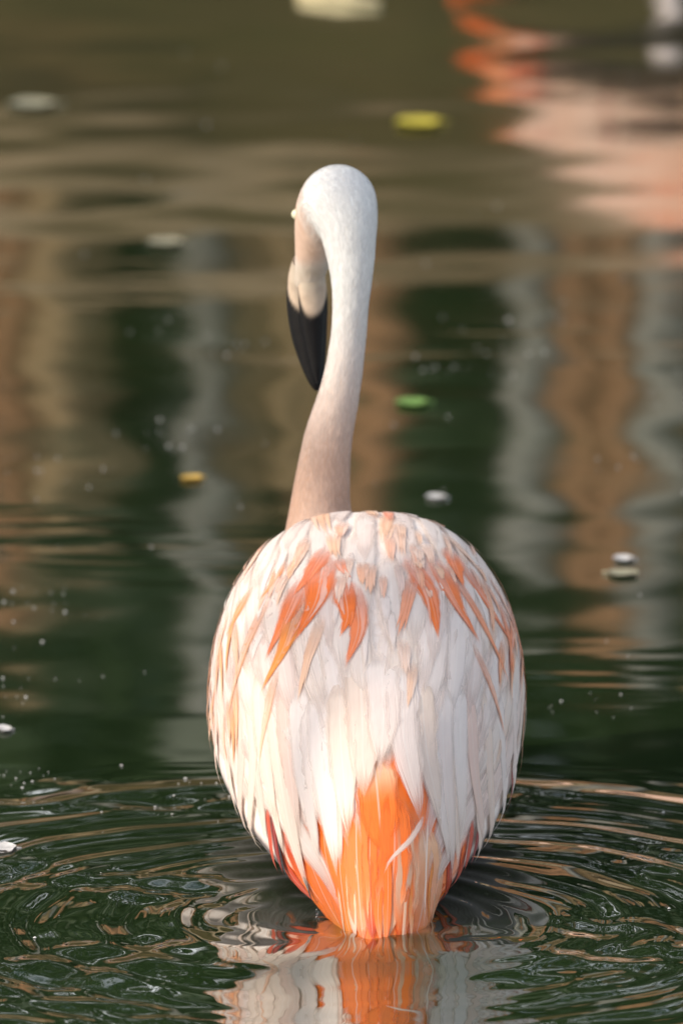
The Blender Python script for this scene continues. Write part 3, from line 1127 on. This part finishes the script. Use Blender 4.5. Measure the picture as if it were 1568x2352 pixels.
# coverts and scapulars in rows over the whole back and flanks
for row, (y0, n, L, wd, l0, l1) in enumerate([(0.235, 12, .140, .0140, .0018, .0022), (0.285, 13, .140, .0140, .0019, .0023), (0.33, 14, .135, .0135, .0019, .0024), (0.37, 15, .125, .0130, .0019, .0025),
                                              (0.405, 15, .110, .0120, .0016, .0026), (0.435, 15, .095, .0110, .0011, .0027), (0.462, 14, .090, .0100, .0007, .0027), (0.500, 12, .085, .0100, .0003, .0026)]):
    for k in range(n):
        th = -1.45 + 2.9 * (k + .5 + rr.uniform(-.3, .3)) / n
        c = mixc(WHITE, rr.choice([PINK, CREAM, PINK]), rr.uniform(.05, .55) + (.2 if abs(th) > 1 else 0))
        tip = c
        if rr.random() < .13 and abs(th) > .35:
            tip = mixc(c, PEACH, rr.uniform(.3, .7))
        P = flow(y0 + rr.uniform(-.012, .012), th, L * rr.uniform(1.05, 1.6), .16 * math.copysign(min(1, abs(th) * 2), th) * (1 if y0 > .3 else .3))
        par = flamingo if abs(th) < .5 else (wings[1] if th > 0 else wings[-1])
        feather(par, P, wd * rr.uniform(.7, 1.05), l0, l1, c, c, tip, point=rr.uniform(.5, .75), ragged=.15, nv_=11, nu=7)

# the orange streaked feathers, one by one
Zp = lambda X, Y: (459.3 + .5038 * X, 1139 + .5038 * Y)
streaks = [  # points in enlarged picture units, half width, tone, strength
    ([(560, 280), (500, 380), (425, 480)], 30, ORANGE, .9), ([(560, 350), (530, 500), (440, 680)], 44, ORANGE, 1.0), ([(450, 440), (390, 590), (308, 770)], 34, ORANGE, .95),
    ([(440, 540), (385, 720), (288, 920)], 36, AMBER, 1.0), ([(370, 340), (340, 410), (286, 488)], 22, AMBER, .9), ([(480, 240), (450, 310), (405, 400)], 26, PEACH, .9),
    ([(655, 430), (675, 560), (640, 660)], 32, ORANGE, 1.0), ([(705, 470), (722, 620), (664, 800)], 30, ORANGE, .9), ([(225, 460), (180, 550), (132, 660)], 26, AMBER, .85),
    ([(280, 560), (195, 780), (146, 1030)], 36, mixc(AMBER, PEACH, .5), .9), ([(540, 620), (490, 790), (455, 960)], 28, PEACH, .8), ([(100, 740), (92, 850), (92, 940)], 20, mixc(AMBER, PINK, .3), .8),
    ([(975, 340), (1045, 480), (1078, 670)], 34, ORANGE, 1.0), ([(1085, 350), (1170, 520), (1265, 690)], 36, ORANGE, .95), ([(1140, 280), (1165, 360), (1192, 435)], 30, ORANGE, .95),
    ([(1190, 440), (1300, 640), (1395, 890)], 30, mixc(ORANGE, PEACH, .3), .9), ([(1215, 370), (1320, 540), (1412, 705)], 26, ORANGE, .9), ([(1262, 750), (1330, 930), (1372, 1115)], 28, mixc(ORANGE, PEACH, .5), .85),
    ([(960, 410), (935, 530), (896, 660)], 24, mixc(ORANGE, PEACH, .3), .85), ([(1300, 320), (1420, 470), (1480, 620)], 22, mixc(ORANGE, PEACH, .3), .85), ([(1400, 540), (1460, 660), (1492, 830)], 20, ORANGE, .85),
    ([(1150, 220), (1220, 300), (1288, 395)], 22, PEACH, .8), ([(345, 860), (315, 1020), (288, 1240)], 32, mixc(AMBER, PEACH, .6), .7), ([(80, 880), (72, 980), (80, 1080)], 18, AMBER, .7),
    ([(125, 1020), (125, 1120), (145, 1220)], 20, PEACH, .8), ([(535, 80), (560, 140), (600, 215)], 34, PEACH, .9), ([(610, 200), (615, 260), (632, 315)], 28, PEACH, .9),
    ([(865, 80), (850, 160), (828, 245)], 30, PEACH, .85), ([(640, 310), (655, 350), (692, 392)], 16, ORANGE, .8), ([(1050, 70), (1075, 110), (1105, 155)], 34, PEACH, .8),
    ([(965, 800), (955, 890), (938, 990)], 20, PEACH, .7), ([(310, 200), (240, 330), (150, 480)], 26, PEACH, .6), ([(760, 60), (785, 90), (815, 120)], 22, PEACH, .9),
    ([(850, 60), (860, 100), (870, 140)], 18, ORANGE, .7), ([(1220, 150), (1260, 200), (1300, 270)], 24, PEACH, .7),
    ([(260, 190), (215, 260), (190, 330)], 24, PEACH, .5), ([(900, 340), (915, 420), (905, 480)], 16, PINK, .8), ([(925, 690), (930, 770), (935, 840)], 24, mixc(PINK, PEACH, .5), .6),
    ([(1330, 420), (1400, 560), (1440, 700)], 20, mixc(ORANGE, PEACH, .5), .7)]
sr = random.Random(41)
fine_ = [[], [], [], []]      # the narrow side plumes, too small to pick apart singly
for k in range(46):          # finer peach and orange streaks over the shoulders
    X_ = sr.uniform(170, 1420); Y_ = sr.uniform(60, 430)
    if ((X_ - 770) / 720) ** 2 + ((Y_ - 620) / 590) ** 2 > .93: continue
    f_ = (X_ - 770) / 650; L = sr.uniform(60, 150)
    streaks.append(([(X_, Y_), (X_ + f_ * L * .3, Y_ + L * .5), (X_ + f_ * L * .5, Y_ + L)], sr.uniform(12, 26), mixc(PEACH, ORANGE, sr.uniform(0, .5)), sr.uniform(.4, .85)))
for k in range(22):          # long ones down both flanks
    left = k % 2 == 0
    Y_ = sr.uniform(350, 1000); t_ = sr.random()
    e_ = 40 + 150 * t_ if left else 1480 - 170 * t_
    L = sr.uniform(180, 330)
    dx = (-35 if left else 35) if Y_ < 600 else (12 if left else -12)
    streaks.append(([(e_ - dx, Y_), (e_, Y_ + L * .5), (e_ + dx * .2, Y_ + L)], sr.uniform(18, 32), mixc(PEACH, AMBER if left else ORANGE, sr.uniform(.2, .9)), sr.uniform(.75, 1.0)))
for i, (pts, w, c, s) in enumerate(streaks):
    q0, q1 = pts[0], pts[1]
    if q0[1] > 130:
        pts = [(q0[0] - (q1[0] - q0[0]) * .45, q0[1] - (q1[1] - q0[1]) * .45)] + pts
    P = skin_px([Zp(*q) for q in pts])
    base_c = mixc(WHITE, PINK, .3)
    cc = mixc(base_c, c, s)
    for side_ in (-1, 1):
        k_ = rr.uniform(.55, .95)
        off = Vector((side_ * w * .42 * MPP, 0, 0))
        Q = [P[0].lerp(P[1], .4 * rr.random()) + off] + [q + off * (1 - .25 * m) for m, q in enumerate(P[1:-1])] + [P[-2].lerp(P[-1], k_) + off * rr.uniform(.3, 1.1)]
        sd = mixc(base_c, c, s * rr.uniform(.45, 1.0))
        g_ = feather_geo(Q, w * rr.uniform(.22, .40) * MPP, .0008 if q0[1] < 130 else .0026, .0033, mixc(base_c, c, s * .4), sd, sd, point=.9, belly=.3, ragged=.2, camber=.02, nv_=13, nu=5)
        o_ = len(fine_[0])
        fine_[0] += g_[0]; fine_[1] += [tuple(i_ + o_ for i_ in q_) for q_ in g_[1]]; fine_[2] += g_[2]; fine_[3] += g_[3]
    feather(wing_of(P), P, w * (1.0 if c is ORANGE or c is AMBER else .64) * MPP, .0008 if q0[1] < 130 else .0025, .0032 + .0001 * (i % 4), mixc(base_c, c, s * .7), cc, cc, point=.9, belly=.36, ragged=.15, camber=.03, nv_=17, mat=M_STREAK if q0[1] > 250 else M_SOFT)
fp = mesh_obj('fine_plumes', fine_[0], fine_[1], M_STREAK, flamingo, colors=np.array(fine_[2]), uvs=np.array(fine_[3]))
fp['kind'] = 'stuff'
# white vanes that part the orange ones
for k in range(14):
    X = rr.uniform(150, 1400); Yz = rr.uniform(230, 620)
    f_ = (X - 770) / 700
    L = rr.uniform(150, 280)
    P = skin_px([Zp(X, Yz), Zp(X + f_ * L * .35, Yz + L * .55), Zp(X + f_ * L * .45, Yz + L)])
    c = mixc(WHITE, PINK, rr.uniform(0, .3))
    feather(wing_of(P), P, rr.uniform(8, 15) * MPP, .0025, .0031, c, c, mixc(c, CREAM, .3), point=.8, belly=.4, ragged=.15, camber=.05)
for k in range(12):
    t_ = k / 11
    y_ = 1440 + 250 * t_ + rr.uniform(-10, 10)
    x_ = 492 - 16 * math.sin(math.pi * min(1, t_ * 1.15)) + rr.uniform(-4, 6)
    P = skin_px([(x_ + 14, y_ - 60), (x_ + 1, y_), (x_ + 6, y_ + 60)])
    c = mixc(PINK, PEACH, rr.uniform(.1, .7))
    feather(wings[-1], P, rr.uniform(10, 16) * MPP, .001, .004, c, c, c * .9, point=.6, ragged=.2)
# curled loose feather and a pale one with a white shaft over the tail
feather(tail, skin_px([(957, 1880), (930, 1935), (893, 1985), (878, 2028)]), 7 * MPP, .008, .012, PINK, CREAM, PINK, point=.7, ragged=.2)
feather(tail, skin_px([(962, 1880), (957, 1990), (948, 2140)]), 3 * MPP, .009, .009, CREAM, CREAM, WHITE, point=.6, nu=3)

# ------------------------------------------------------------------ other flamingos on the far edge, mirrored in the pond
def second_bird(loc, rot, label):
    b = copy_tree(flamingo)
    b.location = loc
    b.rotation_euler = (0, 0, rot)
    b['label'] = label
    b['group'] = 'flamingos standing at the far shore'
    for ch in [b] + list(b.children_recursive):
        ch.color = (0.84, 0.67, 0.56, 1)
    return b


second_bird((0.17, 5.52, 0.27), -2.2, 'flamingo standing at the far shore, mirrored beside the head of the wading one')
second_bird((-1.0, 6.9, 0.75), -1.2, 'flamingo standing on the bank, its mirror image left of the wading one')

# ------------------------------------------------------------------ floating things
M_YLEAF = plain('yellow_leaf', (0.55, 0.46, 0.06), 0.5, 40)
M_GLEAF = plain('green_leaf', (0.18, 0.32, 0.08), 0.5, 40)
M_PLEAF = plain('pale_leaf', (0.30, 0.28, 0.19), 0.6, 40)
M_FLUFF = plain('white_fluff', (0.50, 0.48, 0.46), 0.9, 90)
M_TWIG = plain('pale_dry_reed', (0.45, 0.38, 0.22), 0.7, 30)


def wz(x, y):
    return float(wave_height(np.array([[x]]), np.array([[y]]))[0, 0])


def floating_leaf(px, py, length, width, rot, mat, label, name='floating_leaf', cat='leaf', curl=.05):
    c = on_water(px, py)
    c.z = wz(c.x, c.y) + 0.0008
    r = random.Random(int(px * 7 + py))
    V, F = [], []
    n = 9
    ca, sa = math.cos(rot), math.sin(rot)
    for layer in (0, 1):
        for i in range(n):
            t = i / (n - 1)
            w = width * math.sin(math.pi * (0.03 + .95 * t)) ** .8
            for u in (-1, -.4, .4, 1):
                lx, ly = (t - .5) * length, u * w * .5 * (1 + r.uniform(-.22, .22))
                V.append(c + Vector((lx * ca - ly * sa, lx * sa + ly * ca, curl * width * u * u + .06 * length * (t - .5) ** 2 + (0.0012 if layer else 0))))
    for layer in (0, 1):
        o = layer * n * 4
        for i in range(n - 1):
            for j in range(3):
                q = (o + i * 4 + j, o + i * 4 + j + 1, o + i * 4 + j + 5, o + i * 4 + j + 4)
                F.append(q if layer == 0 else q[::-1])
    o = mesh_obj(name, V, F, mat, None, loc=c)
    tag(o, label, cat)
    st, sf = tube([c + Vector((ca, sa, .05)) * (length * .45), c + Vector((ca, sa, .06)) * (length * .7)], [.0012, .0008], 5)
    mesh_obj('stalk' if name == 'floating_leaf' else 'quill', st, sf, mat, o)
    return o


floating_leaf(960, 286, .046, .050, .3, M_YLEAF, 'yellow leaf floating beyond the flamingo head')
floating_leaf(945, 930, .030, .030, .2, M_GLEAF, 'small green leaf floating beside the flamingo neck')
floating_leaf(440, 1103, .020, .020, .5, plain('amber_leaf', (.6, .38, .08), .5), 'small amber leaf floating on the pond')
floating_leaf(75, 245, .05, .05, .2, M_PLEAF, 'pale dry leaf with pointed end floating far out')
floating_leaf(380, 563, .036, .036, 0, M_PLEAF, 'pale oval leaf floating among tan reflections')
floating_leaf(1430, 1288, .017, .022, .1, M_FLUFF, 'white downy feather floating beside the flamingo back', 'floating_feather', 'feather')
floating_leaf(1430, 1322, .026, .026, 2.8, M_PLEAF, 'dull leaf floating close behind the white downy feather')
floating_leaf(1000, 1146, .017, .02, .1, M_FLUFF, 'small white feather floating just behind the shoulder', 'floating_feather', 'feather')
floating_leaf(10, 1680, .012, .02, .2, M_FLUFF, 'tiny white feather floating at the edge of the green patch', 'floating_feather', 'feather')
floating_leaf(8, 1952, .020, .03, .15, M_FLUFF, 'white feather floating just outside the ripple rings', 'floating_feather', 'feather')
a = on_water(690, -6); b = on_water(870, 14)
v, f = tube([a + Vector((0, 0, .004)), a.lerp(b, .5) + Vector((0, .004, .006)), b + Vector((0, 0, .003))], [.008, .007, .004], 8)
o = mesh_obj('dry_reed', v, f, M_TWIG, None, loc=a)
tag(o, 'pale dry reed stalk floating farthest from the flamingo', 'reed')

# specks of pollen and down scattered on the surface
V, F = [], []
rafts = [(rr.uniform(0, 1568), rr.uniform(700, 2000)) for _ in range(16)]
for k in range(300):
    px = rr.uniform(-60, 1630)
    py = 60 + 2100 * rr.random() ** .8
    if rr.random() < .65:
        q_ = rr.choice(rafts); px = q_[0] + rr.gauss(0, 75); py = q_[1] + rr.gauss(0, 22)
    if py > 1900 and 380 < px < 1300: continue
    c = on_water(px, py); c.z = wz(c.x, c.y) + .0006
    s = .0004 + .0011 * rr.random() ** 2.2 * (1.35 if rr.random() < .12 else 1)
    o_ = len(V)
    for j in range(6):
        an = j * math.pi / 3
        V.append(c + Vector((math.cos(an) * s * rr.uniform(.7, 1.5), math.sin(an) * s * rr.uniform(.8, 1.8), 0)))
    V.append(c + Vector((0, 0, s * .8)))
    for j in range(6):
        F.append((o_ + j, o_ + (j + 1) % 6, o_ + 6))
o = mesh_obj('floating_specks', V, F, M_FLUFF)
tag(o, 'scattered white specks of down and pollen on the pond', 'specks', kind='stuff')

# water dripping from the wing tip
M_DROP = NT('clear_drop')
M_DROP.b.inputs['Transmission Weight'].default_value = 1.0
M_DROP.b.inputs['Roughness'].default_value = 0.02
M_DROP.b.inputs['IOR'].default_value = 1.33
nzd = M_DROP.n('ShaderNodeTexNoise'); nzd.inputs['Scale'].default_value = 50
M_DROP.l(M_DROP.ramp(nzd.outputs['Fac'], [(0, (.95, .97, .97)), (1, (1, 1, 1))]), M_DROP.b.inputs['Base Color'])
base = skin_px([(728, 2062)])[0]
drop = empty('water_drip', Vector((base.x, base.y, 0)))
tag(drop, 'thin string of water drops falling from the left wing tip', 'water drops')
zz = base.z
while zz > 0.004:
    s = rr.uniform(.0008, .0018)
    v, f = ball((base.x + rr.uniform(-.0006, .0006), base.y - .004, zz - s), s, 8)
    v = [Vector((q.x, q.y, zz - s + (q.z - zz + s) * 1.9)) for q in v]
    mesh_obj('drop', v, f, M_DROP.m, drop)
    zz -= s * rr.uniform(3.5, 8)
